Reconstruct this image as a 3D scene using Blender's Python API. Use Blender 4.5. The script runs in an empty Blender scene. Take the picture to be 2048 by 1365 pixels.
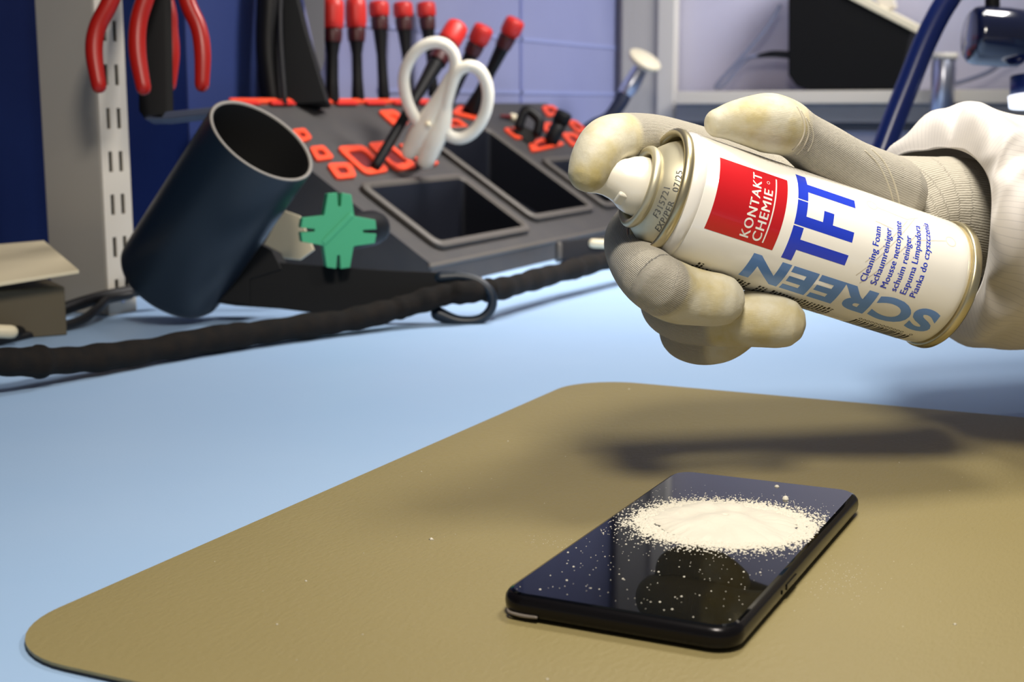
import bpy, bmesh, math, random
import numpy as np
from mathutils import Vector, Matrix
random.seed(7); rng = np.random.default_rng(7)
S = 0.001                                   # all lengths below are millimetres
scene = bpy.context.scene
COL = scene.collection
# ------------------------------------------------------------------ camera
CAM = Vector((183.05, -362.45, 152.69)); PITCH, YAW, ROLL, FPX = math.radians(9.533), math.radians(-26.065), math.radians(-0.143), 2821.0
FW = Vector((math.sin(YAW)*math.cos(PITCH), math.cos(YAW)*math.cos(PITCH), -math.sin(PITCH)))
rt0 = Vector((math.cos(YAW), -math.sin(YAW), 0)); up0 = rt0.cross(FW)
RT = rt0*math.cos(ROLL) + up0*math.sin(ROLL); UP = -rt0*math.sin(ROLL) + up0*math.cos(ROLL)
cam = bpy.data.objects.new('camera', bpy.data.cameras.new('camera')); COL.objects.link(cam)
cam.matrix_world = Matrix(((RT.x, UP.x, -FW.x, CAM.x*S), (RT.y, UP.y, -FW.y, CAM.y*S), (RT.z, UP.z, -FW.z, CAM.z*S), (0, 0, 0, 1)))
cam.data.sensor_width = 36; cam.data.lens = 36*FPX/2048; cam.data.clip_start = 0.01
cam.data.dof.use_dof = True; cam.data.dof.focus_distance = 0.53; cam.data.dof.aperture_fstop = 18
scene.camera = cam
# ------------------------------------------------------------------ light
scene.view_settings.view_transform = 'Standard'; scene.view_settings.look = 'None'
scene.view_settings.exposure = 0.0; scene.view_settings.gamma = 1.0; scene.view_settings.use_curve_mapping = False
W = bpy.data.worlds.new('room_light'); scene.world = W; W.use_nodes = True
W.node_tree.nodes['Background'].inputs[0].default_value = (0.74, 0.74, 0.78, 1); W.node_tree.nodes['Background'].inputs[1].default_value = 0.18
def area(name, loc, target, size, power, color, size_y=None):
    l = bpy.data.lights.new(name, 'AREA'); l.energy = power; l.color = color; l.size = size*S
    if size_y: l.shape = 'RECTANGLE'; l.size_y = size_y*S
    o = bpy.data.objects.new(name, l); COL.objects.link(o); o.location = Vector(loc)*S
    o.rotation_euler = (Vector(target)-Vector(loc)).to_track_quat('-Z', 'Y').to_euler()
    return o
area('bench_lamp_light', (150, -190, 620), (40, 220, 60), 140, 4.8, (1.0, 0.92, 0.80))
area('magnifier_lamp_light', (60, 228, 365), (50, 215, 0), 80, 0.95, (1.0, 0.94, 0.84))
l_ = area('ceiling_light', (-150, 860, 1150), (-260, 780, 0), 300, 0.75, (1.0, 0.96, 0.90), 240); l_.data.spread = math.radians(48)
l_ = area('organiser_fill_light', (120, 1000, 900), (-470, 860, 30), 260, 3.2, (1.0, 0.95, 0.90)); l_.data.spread = math.radians(75)  # added fill that brightens the organiser and far bench; no lamp stands here
l_ = area('far_lamp_light', (120, 1350, 700), (-650, 1650, 150), 350, 1.85, (0.92, 0.94, 1.0)); l_.data.spread = math.radians(72)
# ------------------------------------------------------------------ pixel -> world helpers (mm)
def ray(px, py): return FW + RT*((px-1024)/FPX) - UP*((py-682.5)/FPX)
def P(px, py, d): return CAM + ray(px, py)*d
def onZ(px, py, z): r = ray(px, py); return CAM + r*((z-CAM.z)/r.z)
def onX(px, py, x): r = ray(px, py); return CAM + r*((x-CAM.x)/r.x)
def onY(px, py, y): r = ray(px, py); return CAM + r*((y-CAM.y)/r.y)
def dep(p): return (p-CAM).dot(FW)
TZ = -2.0                                    # top of the blue bench
# ------------------------------------------------------------------ materials
def lin(c): return tuple(((v/255)/12.92 if v/255 <= 0.04045 else ((v/255+0.055)/1.055)**2.4) for v in c) + (1,)
def mat(name, rgb, rough=0.5, metal=0.0, bump=None, vary=None, coat=0.0, spec=0.5, aniso=0, sheen=0):
    m = bpy.data.materials.new(name); m.use_nodes = True; nt = m.node_tree; b = nt.nodes['Principled BSDF']
    b.inputs['Base Color'].default_value = lin(rgb); b.inputs['Roughness'].default_value = rough; b.inputs['Metallic'].default_value = metal
    b.inputs['Coat Weight'].default_value = coat; b.inputs['Specular IOR Level'].default_value = spec; b.inputs['Sheen Weight'].default_value = sheen
    tc = nt.nodes.new('ShaderNodeTexCoord')
    if vary:                                  # (scale per metre, second colour, threshold lo, hi)
        n = nt.nodes.new('ShaderNodeTexNoise'); n.inputs['Scale'].default_value = vary[0]; n.inputs['Detail'].default_value = 5
        r = nt.nodes.new('ShaderNodeValToRGB'); r.color_ramp.elements[0].position = vary[2]; r.color_ramp.elements[1].position = vary[3]
        r.color_ramp.elements[0].color = lin(rgb); r.color_ramp.elements[1].color = lin(vary[1])
        nt.links.new(tc.outputs['Object'], n.inputs['Vector']); nt.links.new(n.outputs['Fac'], r.inputs['Fac']); nt.links.new(r.outputs['Color'], b.inputs['Base Color'])
    if bump:                                  # (scale per metre, distance mm, stretch)
        n = nt.nodes.new('ShaderNodeTexNoise'); n.inputs['Scale'].default_value = bump[0]; n.inputs['Detail'].default_value = 4
        mp = nt.nodes.new('ShaderNodeMapping'); mp.inputs['Scale'].default_value = bump[2] if len(bump) > 2 else (1, 1, 1)
        k = nt.nodes.new('ShaderNodeBump'); k.inputs['Distance'].default_value = bump[1]*S; k.inputs['Strength'].default_value = 1
        nt.links.new(tc.outputs['Object'], mp.inputs['Vector']); nt.links.new(mp.outputs['Vector'], n.inputs['Vector'])
        nt.links.new(n.outputs['Fac'], k.inputs['Height']); nt.links.new(k.outputs['Normal'], b.inputs['Normal'])
    return m
M = {}
M['bench'] = mat('blue_laminate', (162, 194, 232), 0.5, bump=(900, 0.05), vary=(6, (167, 197, 233), .35, .65))
M['mat'] = mat('olive_rubber', (143, 130, 87), 0.50, bump=(650, 0.28, (1, .45, 1)), vary=(5, (150, 137, 94), .3, .7))
M['mat_under'] = mat('black_rubber', (16, 18, 24), 0.7)
M['wall'] = mat('lilac_wall_panel', (122, 125, 162), 0.4, vary=(2.2, (140, 143, 176), .35, .65))
M['wallfar'] = mat('pale_lilac_wall', (186, 184, 202), 0.4, vary=(2, (205, 198, 208), .35, .65))
M['navy'] = mat('navy_wall_sheet', (8, 20, 58), 0.5, vary=(5, (14, 28, 68), .35, .7), spec=.08)  # darkest blue, for the near stretch of the left wall
M['seam'] = mat('pale_seam', (142, 148, 188), 0.5)
M['steel_grey'] = mat('grey_painted_steel', (182, 176, 166), 0.5, bump=(60, .02))
M['strip'] = mat('cream_painted_steel', (205, 198, 185), 0.4)
M['cream'] = mat('cream_plastic', (225, 212, 180), 0.4)
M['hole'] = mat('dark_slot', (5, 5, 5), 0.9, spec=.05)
M['block'] = mat('graphite_plastic', (56, 54, 55), 0.66, bump=(1500, .06), vary=(40, (62, 59, 58), .4, .7))
M['binin'] = mat('black_plastic', (20, 22, 30), 0.42, spec=.3)
M['binrim'] = mat('dark_grey_plastic', (80, 75, 70), 0.55)
M['orange'] = mat('orange_red_plastic', (236, 76, 40), 0.45)
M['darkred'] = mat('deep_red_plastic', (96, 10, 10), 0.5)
M['redcap'] = mat('red_cap_plastic', (200, 40, 32), 0.42)
M['redgrip'] = mat('red_rubber_grip', (176, 26, 16), 0.34)
M['black'] = mat('black_moulded_plastic', (13, 12, 13), 0.45, spec=.3)
M['blackmat'] = mat('matt_black_plastic', (9, 10, 13), 0.6, spec=.25)
M['tube'] = mat('blue_black_plastic', (16, 29, 42), 0.38, bump=(2500, .03))
M['tuberim'] = mat('worn_grey_rim', (150, 145, 138), 0.5)
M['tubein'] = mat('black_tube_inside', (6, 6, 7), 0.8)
M['green'] = mat('mint_green_plastic', (70, 176, 128), 0.5, bump=(900, .03))
M['sleeving'] = mat('braided_black_sleeving', (26, 20, 15), 0.85, bump=(1400, .5), vary=(120, (15, 13, 12), .35, .65), spec=.25)
M['cord'] = mat('black_cord', (16, 16, 20), 0.5)
M['greycord'] = mat('grey_cord', (120, 122, 140), 0.5)
M['whiteplastic'] = mat('white_plastic', (236, 230, 214), 0.3, coat=.3)
M['chrome'] = mat('brushed_metal', (190, 192, 205), 0.28, 1.0)
M['gold'] = mat('pale_gold_lacquered_metal', (200, 190, 156), 0.33, 0.9, vary=(60, (196, 184, 150), .4, .6))
M['dome'] = mat('silver_gold_metal', (205, 198, 172), 0.46, 0.75)
M['cansteel'] = mat('can_white_print', (240, 236, 226), 0.22, coat=.6)
M['shoulder'] = mat('can_white_lacquer', (236, 232, 224), 0.18, coat=.8)
M['lred'] = mat('label_red', (196, 24, 32), 0.25, coat=.5)
M['lblue'] = mat('label_royal_blue', (36, 62, 200), 0.25, coat=.5)
M['lsky'] = mat('label_sky_blue', (108, 154, 224), 0.35, spec=.3, coat=.5)
M['lwhite'] = mat('label_white', (246, 242, 234), 0.25, coat=.5)
M['lblack'] = mat('label_black', (34, 30, 26), 0.35)
M['lpale'] = mat('label_pale_lines', (216, 206, 190), 0.3)
M['ink'] = mat('grey_ink', (92, 92, 88), 0.6)
M['glass'] = mat('phone_glass', (4, 5, 6), 0.03, spec=.55)
M['phone'] = mat('black_anodised_frame', (26, 24, 26), 0.24, 0.6)
M['phoneback'] = mat('black_glass_back', (8, 8, 9), 0.2)
M['scratch'] = mat('bare_scratch', (120, 112, 104), 0.5)
M['foam'] = mat('white_foam', (216, 210, 194), 0.65, bump=(500, .25), sheen=.2)
M['sleevecloth'] = None
M['darkblue'] = mat('dark_blue_lacquer', (14, 30, 84), 0.28)
M['lampmetal'] = mat('dark_blue_gloss', (10, 18, 48), 0.15, coat=1.0)
M['shelf'] = mat('cream_shelf', (214, 204, 186), 0.45)
M['shelfgrey'] = mat('grey_rail', (140, 140, 142), 0.5)
M['brown'] = mat('dim_brown_steel', (96, 86, 66), 0.5)
# emissive lamp face
m = mat('lit_lamp_lens', (250, 250, 255), 0.3); m.node_tree.nodes['Principled BSDF'].inputs['Emission Color'].default_value = (.85, .9, 1, 1)
m.node_tree.nodes['Principled BSDF'].inputs['Emission Strength'].default_value = 1.6; M['lit'] = m

# ------------------------------------------------------------------ mesh helpers
class MB:
    """collects shapes (mm) into one mesh object"""
    def __init__(s): s.v = []; s.f = []; s.sm = []
    def add(s, vs, fs, smooth=False):
        o = len(s.v); s.v += [tuple(v) for v in vs]
        for f in fs: s.f.append(tuple(i+o for i in f)); s.sm.append(smooth)
        return s
    def box(s, a, b):
        x0, y0, z0 = a; x1, y1, z1 = b
        vs = [(x, y, z) for x in (x0, x1) for y in (y0, y1) for z in (z0, z1)]
        return s.add(vs, [(0, 1, 3, 2), (4, 6, 7, 5), (0, 4, 5, 1), (2, 3, 7, 6), (0, 2, 6, 4), (1, 5, 7, 3)])
    def obox(s, c, ax, ay, az):
        """box from centre and three half-axis vectors"""
        c, ax, ay, az = map(Vector, (c, ax, ay, az))
        vs = [c+ax*i+ay*j+az*k for i in (-1, 1) for j in (-1, 1) for k in (-1, 1)]
        return s.add(vs, [(0, 1, 3, 2), (4, 6, 7, 5), (0, 4, 5, 1), (2, 3, 7, 6), (0, 2, 6, 4), (1, 5, 7, 3)])
    def prism(s, pts, off):
        """polygon (3d points) extruded by vector off"""
        n = len(pts); off = Vector(off); a = [Vector(p) for p in pts]; vs = a+[p+off for p in a]
        fs = [tuple(range(n))[::-1], tuple(range(n, 2*n))]+[(i, (i+1) % n, n+(i+1) % n, n+i) for i in range(n)]
        return s.add(vs, fs)
    def ring(s, outer, inner, off):
        """plate between two loops of equal count, extruded by off"""
        n = len(outer); off = Vector(off)
        o = [Vector(p) for p in outer]; i_ = [Vector(p) for p in inner]
        vs = o+i_+[p+off for p in o]+[p+off for p in i_]; fs = []
        for k in range(n):
            j = (k+1) % n
            fs += [(k, n+k, n+j, j), (2*n+k, 2*n+j, 3*n+j, 3*n+k), (k, j, 2*n+j, 2*n+k), (n+k, 3*n+k, 3*n+j, n+j)]
        return s.add(vs, fs)
    def tube(s, pts, rad, seg=16, closed=False, cap=True, sub=6, flat=None):
        """smooth tube through points; rad one number or a list; flat=(vector,scale) squashes along a direction"""
        pts = [Vector(p) for p in pts]; n = len(pts)
        rad = [rad]*n if isinstance(rad, (int, float)) else list(rad)
        cs, rs = spline(pts, rad, sub, closed); m_ = len(cs)
        T = []
        for i in range(m_):
            a = cs[(i-1) % m_] if (closed or i > 0) else cs[i]; b = cs[(i+1) % m_] if (closed or i < m_-1) else cs[i]
            T.append((b-a).normalized())
        N = T[0].orthogonal().normalized(); rings = []
        for i in range(m_):
            N = (N-T[i]*N.dot(T[i])).normalized(); B = T[i].cross(N); rings.append((N.copy(), B))
        vs = []
        for i in range(m_):
            N, B = rings[i]
            for k in range(seg):
                t = 2*math.pi*k/seg; d = (N*math.cos(t)+B*math.sin(t))*rs[i]
                if flat: f = Vector(flat[0]).normalized(); d = d-f*d.dot(f)*(1-flat[1])
                vs.append(cs[i]+d)
        fs = []
        rng_ = m_ if closed else m_-1
        if closed:
            # align last ring to first
            best = min(range(seg), key=lambda k: (vs[(m_-1)*seg]-vs[k]).length)
        for i in range(rng_):
            j = (i+1) % m_; sh = best if (closed and j == 0) else 0
            for k in range(seg):
                fs.append((i*seg+k, i*seg+(k+1) % seg, j*seg+(k+1+sh) % seg, j*seg+(k+sh) % seg))
        o = len(s.v); s.add(vs, fs, True)
        if cap and not closed:
            # hemispherical end caps
            for end, sg in ((0, -1), (m_-1, 1)):
                base = [vs[end*seg+k] for k in range(seg)]; c = cs[end]; r = rs[end]; prev = [o+end*seg+k for k in range(seg)]
                for st in (30, 60):
                    a = math.radians(st); new = []
                    for k in range(seg):
                        new.append(len(s.v)); s.v.append(tuple(c+(base[k]-c)*math.cos(a)+T[end]*sg*r*math.sin(a)))
                    for k in range(seg):
                        q_ = (prev[k], prev[(k+1) % seg], new[(k+1) % seg], new[k]); s.f.append(q_ if sg > 0 else q_[::-1]); s.sm.append(True)
                    prev = new
                tip = len(s.v); s.v.append(tuple(c+T[end]*sg*r))
                for k in range(seg):
                    q_ = (prev[k], prev[(k+1) % seg], tip); s.f.append(q_ if sg > 0 else q_[::-1]); s.sm.append(True)
        return s
    def lathe(s, prof, o, z, seg=48, smooth=True, x=None):
        """revolve (r, h) profile about axis z from origin o"""
        o = Vector(o); z = Vector(z).normalized(); x = Vector(x) if x else z.orthogonal().normalized(); y = z.cross(x)
        vs = []; fs = []
        idx = []
        for r, h in prof:
            if r < 1e-6: idx.append([len(vs)]); vs.append(o+z*h)
            else:
                idx.append(list(range(len(vs), len(vs)+seg)))
                vs += [o+z*h+(x*math.cos(2*math.pi*k/seg)+y*math.sin(2*math.pi*k/seg))*r for k in range(seg)]
        for a, b in zip(idx, idx[1:]):
            if len(a) == 1 and len(b) == 1: continue
            for k in range(seg):
                j = (k+1) % seg
                if len(a) == 1: fs.append((a[0], b[j], b[k]))
                elif len(b) == 1: fs.append((a[k], a[j], b[0]))
                else: fs.append((a[k], a[j], b[j], b[k]))
        return s.add(vs, fs, smooth)
    def build(s, name, material, parent=None, bevel=0, org=None, fix=True, subsurf=0, segs=2, auto=None):
        me = bpy.data.meshes.new(name)
        pw = Vector(parent.get('_o', (0, 0, 0))) if parent is not None else Vector((0, 0, 0))
        og = Vector(org) if (org is not None and parent is None) else pw
        me.from_pydata([((Vector(v)-og)*S)[:] for v in s.v], [], s.f)
        me.polygons.foreach_set('use_smooth', s.sm)
        bm = bmesh.new(); bm.from_mesh(me)
        if fix: bmesh.ops.recalc_face_normals(bm, faces=bm.faces)
        bm.to_mesh(me); bm.free()
        me.materials.append(M[material] if isinstance(material, str) else material)
        ob = bpy.data.objects.new(name, me); COL.objects.link(ob)
        if parent is not None: ob.parent = parent; ob['_o'] = tuple(pw)
        else: ob.location = og*S; ob['_o'] = tuple(og)
        if bevel:
            b = ob.modifiers.new('bevel', 'BEVEL'); b.width = bevel*S; b.segments = segs; b.limit_method = 'ANGLE'; b.angle_limit = math.radians(35)
            me.polygons.foreach_set('use_smooth', [True]*len(me.polygons)); ob.modifiers.new('wn', 'WEIGHTED_NORMAL')
        if subsurf: sm = ob.modifiers.new('sub', 'SUBSURF'); sm.levels = sm.render_levels = subsurf
        if auto: me.polygons.foreach_set('use_smooth', [True]*len(me.polygons)); me.set_sharp_from_angle(angle=math.radians(auto))
        return ob
def spline(pts, rad, sub, closed=False):
    n = len(pts)
    if sub <= 1 or n < 3: return pts, rad
    cs = []; rs = []
    rg = range(n) if closed else range(n-1)
    for i in rg:
        g = (lambda k: k % n) if closed else (lambda k: min(max(k, 0), n-1))
        p0, p1, p2, p3 = (pts[g(i+k)] for k in (-1, 0, 1, 2)); r0, r1, r2, r3 = (rad[g(i+k)] for k in (-1, 0, 1, 2))
        for t in (j/sub for j in range(sub)):
            f = lambda a, b, c, d: 0.5*((2*b)+(c-a)*t+(2*a-5*b+4*c-d)*t*t+(3*b-a-3*c+d)*t*t*t)
            cs.append(f(p0, p1, p2, p3)); rs.append(f(r0, r1, r2, r3))
    if not closed: cs.append(pts[-1]); rs.append(rad[-1])
    return cs, rs
def thing(name, label, cat, loc=(0, 0, 0), group=None):
    o = bpy.data.objects.new(name, None); COL.objects.link(o); o.location = Vector(loc)*S; o['_o'] = tuple(loc)
    o.empty_display_size = .02; o['label'] = label; o['category'] = cat
    if group: o['group'] = group
    return o
def tag(o, label, cat, group=None, kind=None):
    o['label'] = label; o['category'] = cat
    if group: o['group'] = group
    if kind: o['kind'] = kind
    return o
def struct(o): o['kind'] = 'structure'; return o
def rrect(w, h, r, n=6):
    """rounded rectangle loop centred at 0"""
    out = []
    for cx, cy, a0 in ((w/2-r, h/2-r, 0), (-w/2+r, h/2-r, 90), (-w/2+r, -h/2+r, 180), (w/2-r, -h/2+r, 270)):
        for k in range(n+1): a = math.radians(a0+90*k/n); out.append((cx+r*math.cos(a), cy+r*math.sin(a)))
    return out

# ================================================================== SETTING
LW, BW = -650.0, 1720.0
struct(MB().box((LW-40, -900, -1300), (1500, BW+40, -1290)).build('floor', 'steel_grey'))
struct(MB().box((LW-20, -900, -1290), (LW, BW, 1700)).build('wall_left', 'wall'))
struct(MB().box((LW-20, BW, -1290), (1500, BW+20, 1700)).build('wall_back', 'wallfar'))
nb = struct(MB().box((LW, -900, TZ+.2), (LW+3, 668, 900)).build('trim_1', 'navy'))
nb2 = struct(MB().box((LW, 671, TZ+.2), (LW+2.5, 860, 900)).build('trim_2', mat('blue_wall_sheet', (40, 54, 104), .45)))  # mid blue sheet between the navy and lilac stretches of wall
t3 = struct(MB().box((LW, 1366, TZ+.2), (LW+1.5, 1372, 900)).build('trim_3', mat('blue_seam', (112, 118, 165), .5)))
t4 = struct(MB().box((LW, 880, 236), (LW+1.5, 1715, 241)).build('trim_4', 'seam'))
t5 = struct(MB().box((LW, 1000, 166), (LW+1.5, 1715, 171)).build('trim_5', 'seam'))
bench = MB().box((LW+4, -760, TZ-30), (1300, BW-2, TZ)).build('workbench_top', 'bench', bevel=1)
tag(bench, 'light blue laminate workbench top under the olive mat', 'workbench')
# ------------------------------------------------------------------ mat
mw, mh = 660, 442.5
loop = [(-125+mw/2+x, -85+mh/2+y) for x, y in rrect(mw, mh, 34, 12)]
cm = thing('bench_mat', 'olive-brown rubber mat with rounded corners lying on the blue bench', 'mat', (-125, -85, TZ))
MB().prism([(x, y, -0.9) for x, y in loop], (0, 0, .9)).build('top_layer', 'mat', cm)
MB().prism([(x*1.0, y, TZ) for x, y in loop], (0, 0, 1.05)).build('under_layer', 'mat_under', cm)

# ================================================================== PHONE
ph = thing('smartphone', 'black smartphone lying face up on the olive mat under foam', 'phone', (37.5, 80.6, 0))
def phone_body():
    mb = MB(); secs = [(0.3, 3.2), (0.9, 1.2), (2.4, .2), (4.2, 0), (6.0, .2), (7.2, 1.0), (7.75, 2.2)]
    loops = []
    for z, ins in secs:
        loops.append([(37.5+x, 80.6+y, z) for x, y in rrect(75-2*ins, 161.2-2*ins, 8.5-ins*.6, 8)])
    n = len(loops[0]); vs = [p for l in loops for p in l]; fs = [tuple(range(n))[::-1], tuple(range((len(loops)-1)*n, len(loops)*n))]
    for i in range(len(loops)-1):
        for k in range(n): j = (k+1) % n; fs.append((i*n+k, i*n+j, (i+1)*n+j, (i+1)*n+k))
    return mb.add(vs, fs, True)
phone_body().build('frame', 'phone', ph, auto=50)
scr = MB(); gl = [rrect(75-2*i, 161.2-2*i, 8-i*.6, 8) for i in (1.7, 2.5)]
a0 = [(37.5+x, 80.6+y, 7.6) for x, y in gl[0]]; a1 = [(37.5+x, 80.6+y, 8.0) for x, y in gl[1]]; n = len(a0)
scr.add(a0+a1, [tuple(range(n, 2*n)), tuple(range(n))[::-1]]+[(k, (k+1) % n, n+(k+1) % n, n+k) for k in range(n)])
scr.build('screen', 'glass', ph)
MB().box((74.75, 52, 3.2), (75.35, 64, 5.2)).build('side_button', 'phone', ph, bevel=.3)
hb = MB()
hb.lathe([(0, 0), (.7, 0), (.7, .25), (0, .25)], (74.9, 47, 4.2), (1, 0, 0), 12)
hb.build('microphone_hole', 'hole', ph)
sc_ = MB(); sc_.tube([(3.0, 2.1, 2.2), (4.6, 0.55, 2.0), (9, 0.05, 1.8), (13.5, 0.0, 2.0)], [.3, .5, .6, .5], 8)
sc_.build('scuff_mark', 'scratch', ph)

# ================================================================== FOAM
def foam():
    mb = MB(); c = Vector((41, 97))
    nr, na = 26, 160; ph_ = [rng.uniform(0, 6.28) for _ in range(9)]
    vs = [(c.x, c.y, 10.2)]; fs = []
    def R_(t): return 23.2 + 1.2*math.sin(2*t+ph_[0]) + .7*math.sin(5*t+ph_[1]) + .6*math.sin(11*t+ph_[2]) + .55*math.sin(23*t+ph_[3]) + .5*math.sin(37*t+ph_[4]) + .45*math.sin(59*t+ph_[5])
    for i in range(1, nr+1):
        u = i/nr
        for k in range(na):
            t = 2*math.pi*k/na; r = (u*R_(t) if u < .99 else R_(t))
            x = c.x+math.cos(t)*r*1.12*math.cos(.3)-math.sin(t)*r*math.sin(.3); y = c.y+math.cos(t)*r*1.12*math.sin(.3)+math.sin(t)*r*math.cos(.3)
            h = 1.3*(1-u**4)+(1.1*math.sin(x*.16+1)*math.sin(y*.21+.4)+.55*math.sin(x*.34+y*.12)*math.cos(y*.37)+.9)*(1-u**3)
            vs.append((x, y, 8.02+max(h, .12*(1-u))+(.25 if u < .97 else 0)))
    for k in range(na): fs.append((0, 1+k, 1+(k+1) % na))
    for i in range(nr-1):
        for k in range(na): j = (k+1) % na; fs.append((1+i*na+k, 1+(i+1)*na+k, 1+(i+1)*na+j, 1+i*na+j))
    mb.add(vs, fs, True)
    def blob(x, y, z, r, sx=1, ang=0, fl=.7):
        o = []; 
        for (el, nn) in ((0, 7), (45, 7)):
            for k in range(nn):
                a = 2*math.pi*k/nn; rr = r*math.cos(math.radians(el)); dx, dy = rr*math.cos(a)*sx, rr*math.sin(a)
                o.append((x+dx*math.cos(ang)-dy*math.sin(ang), y+dx*math.sin(ang)+dy*math.cos(ang), z+r*fl*math.sin(math.radians(el))))
        o.append((x, y, z+r*fl)); nn = 7
        mb.add(o, [(k, (k+1) % nn, nn+(k+1) % nn, nn+k) for k in range(nn)]+[(nn+k, nn+(k+1) % nn, 2*nn) for k in range(nn)], True)
    cnt = 0
    while cnt < 5000:
        t = rng.uniform(0, 2*math.pi); u = abs(rng.normal(0, 6.2)) if rng.random() < .8 else rng.exponential(6.5)
        if u > 26: continue
        r = 22.6+u*1.05
        x = c.x+math.cos(t)*r*1.12*math.cos(.3)-math.sin(t)*r*math.sin(.3); y = c.y+math.cos(t)*r*1.12*math.sin(.3)+math.sin(t)*r*math.cos(.3)
        cnt += 1
        if not (2.6 < x < 72.6): continue
        s_ = max(.13, .62*math.exp(-u/12)*rng.uniform(.45, 1.4))
        blob(x, y, 8.0, s_, rng.uniform(1, 2.3) if u < 5 else 1.1, rng.uniform(0, 3.14))
    for _ in range(170):
        x, y = rng.uniform(4, 71), rng.uniform(4, 75); blob(x, y, 8.0, rng.choice([.13, .18, .25, .38], p=[.4, .35, .18, .07]))
    blob(51.7, 136.5, 8, 1.25, 1, 0, 1.1); blob(44.1, 152.1, 8, .9, 1.1, 0, .8)
    return mb
f_ = foam().build('cleaning_foam', 'foam', fix=True)
tag(f_, 'white cleaning foam sprayed in a round patch on the phone screen', 'foam', kind='stuff')
sp = MB()
def speck(x, y, z, r):
    sp.add([(x+r, y, z), (x, y+r, z), (x-r, y, z), (x, y-r, z), (x, y, z+r*.7)], [(0, 1, 4), (1, 2, 4), (2, 3, 4), (3, 0, 4), (3, 2, 1, 0)], True)
for _ in range(130): speck(rng.normal(86, 5), rng.normal(78, 14), 0, rng.uniform(.08, .28))
for _ in range(50): speck(rng.normal(-14, 7), rng.normal(75, 4), 0, rng.uniform(.08, .3))
for _ in range(75): speck(rng.uniform(-110, 170), rng.uniform(-70, 300), 0, rng.uniform(.12, .34))
for px, py, r in ((863, 1080, 1.2), (1258, 779, .7), (1016, 883, .5), (612, 1163, .6), (1910, 1250, .7), (1095, 1360, .6), (554, 1250, .5), (843, 944, .5)):
    w = onZ(px, py, 0); speck(w.x, w.y, 0, r)
keep = MB()
tag(sp.build('foam_specks', 'foam'), 'tiny white foam specks scattered on the olive mat', 'foam', kind='stuff')

# ================================================================== SPRAY CAN
C0 = Vector((-0.748, 158.32, 116.447)); AX = Vector((0.73131341, 0.60752751, -0.30998552)).normalized()
E1 = (-FW-AX*(-FW).dot(AX)).normalized(); E2 = AX.cross(E1)
if E2.dot(UP) < 0: E2 = -E2
CR = 26.0
can = thing('spray_can', 'white foam cleaner aerosol can with red square logo held in the gloved hand', 'spray can', tuple(C0))
def cyl(s, c, h=0.0, r=CR):
    a = c/CR; return C0+AX*s+(E1*math.cos(a)+E2*math.sin(a))*(r+h)
Z = -AX
# body; heights are measured toward the valve (negative s)
body = MB().lathe([(24.2, -118.5), (25.4, -117.2), (25.9, -115.5), (26, -113), (26, -0.2), (25.75, 0.0)], C0, Z, 96, x=E1).build('body', 'cansteel', can)
MB().lathe([(23, -118.0), (25.2, -118.4), (26.3, -118.2), (26.9, -119.2), (26.9, -121.4), (26.2, -122.3), (24.8, -122.2), (24.2, -121), (23.6, -118.5), (12, -113), (0, -112)], C0, Z, 96, x=E1).build('base_rim', 'gold', can)
MB().lathe([(25.7, -.1), (26.0, .5), (26.1, 1.6), (25.9, 3.0), (25.3, 4.6), (24.4, 5.6)], C0, Z, 96, x=E1).build('shoulder', 'shoulder', can)
ringp = [(24.4+1.7*math.cos(t), 7.0+2.1*math.sin(t)) for t in [math.radians(a) for a in range(-80, 215, 15)]]
MB().lathe(ringp+[(22.9, 3.0), (22.6, 1.0)], C0, Z, 96, x=E1).build('top_rim', 'gold', can)
domep = [(22.8, 0.5), (22.6, 2.4), (21.7, 5.4), (20.0, 8.6), (17.6, 11.6), (15.8, 13.4), (14.6, 14.2)]
MB().lathe(domep, C0, Z, 96, x=E1).build('dome', 'dome', can)
vcp = [(14.6+1.7*math.cos(t), 15.4+2.0*math.sin(t)) for t in [math.radians(a) for a in range(-90, 205, 15)]]
vc = MB().lathe(vcp+[(12.8, 13.5), (12.4, 11.0), (6, 10.5), (4.2, 12), (4.0, 16), (0, 16)], C0, Z, 96, x=E1).build('valve_cup', 'dome', can)
noz = MB().lathe([(0, 11.5), (11.4, 11.5), (11.7, 14.5), (11.3, 18.5), (10.4, 21.0), (8.9, 23.4), (8.0, 26.0), (7.5, 29.0), (7.6, 31.5), (8.3, 34.6), (8.1, 35.3), (6.6, 34.4), (3, 33.6), (0, 33.4)], C0, Z, 64, x=E1)
nz = noz.build('spray_nozzle', 'whiteplastic', can)
# spout boss and side fins of the actuator
sd = (E1*.55-E2*.83).normalized(); sw_ = sd.cross(Z)
MB().obox(C0+Z*22.6+sd*7.2, sd*2.4, sw_*3.2, Z*2.6).build('nozzle_spout', 'whiteplastic', nz, bevel=.9)
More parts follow.
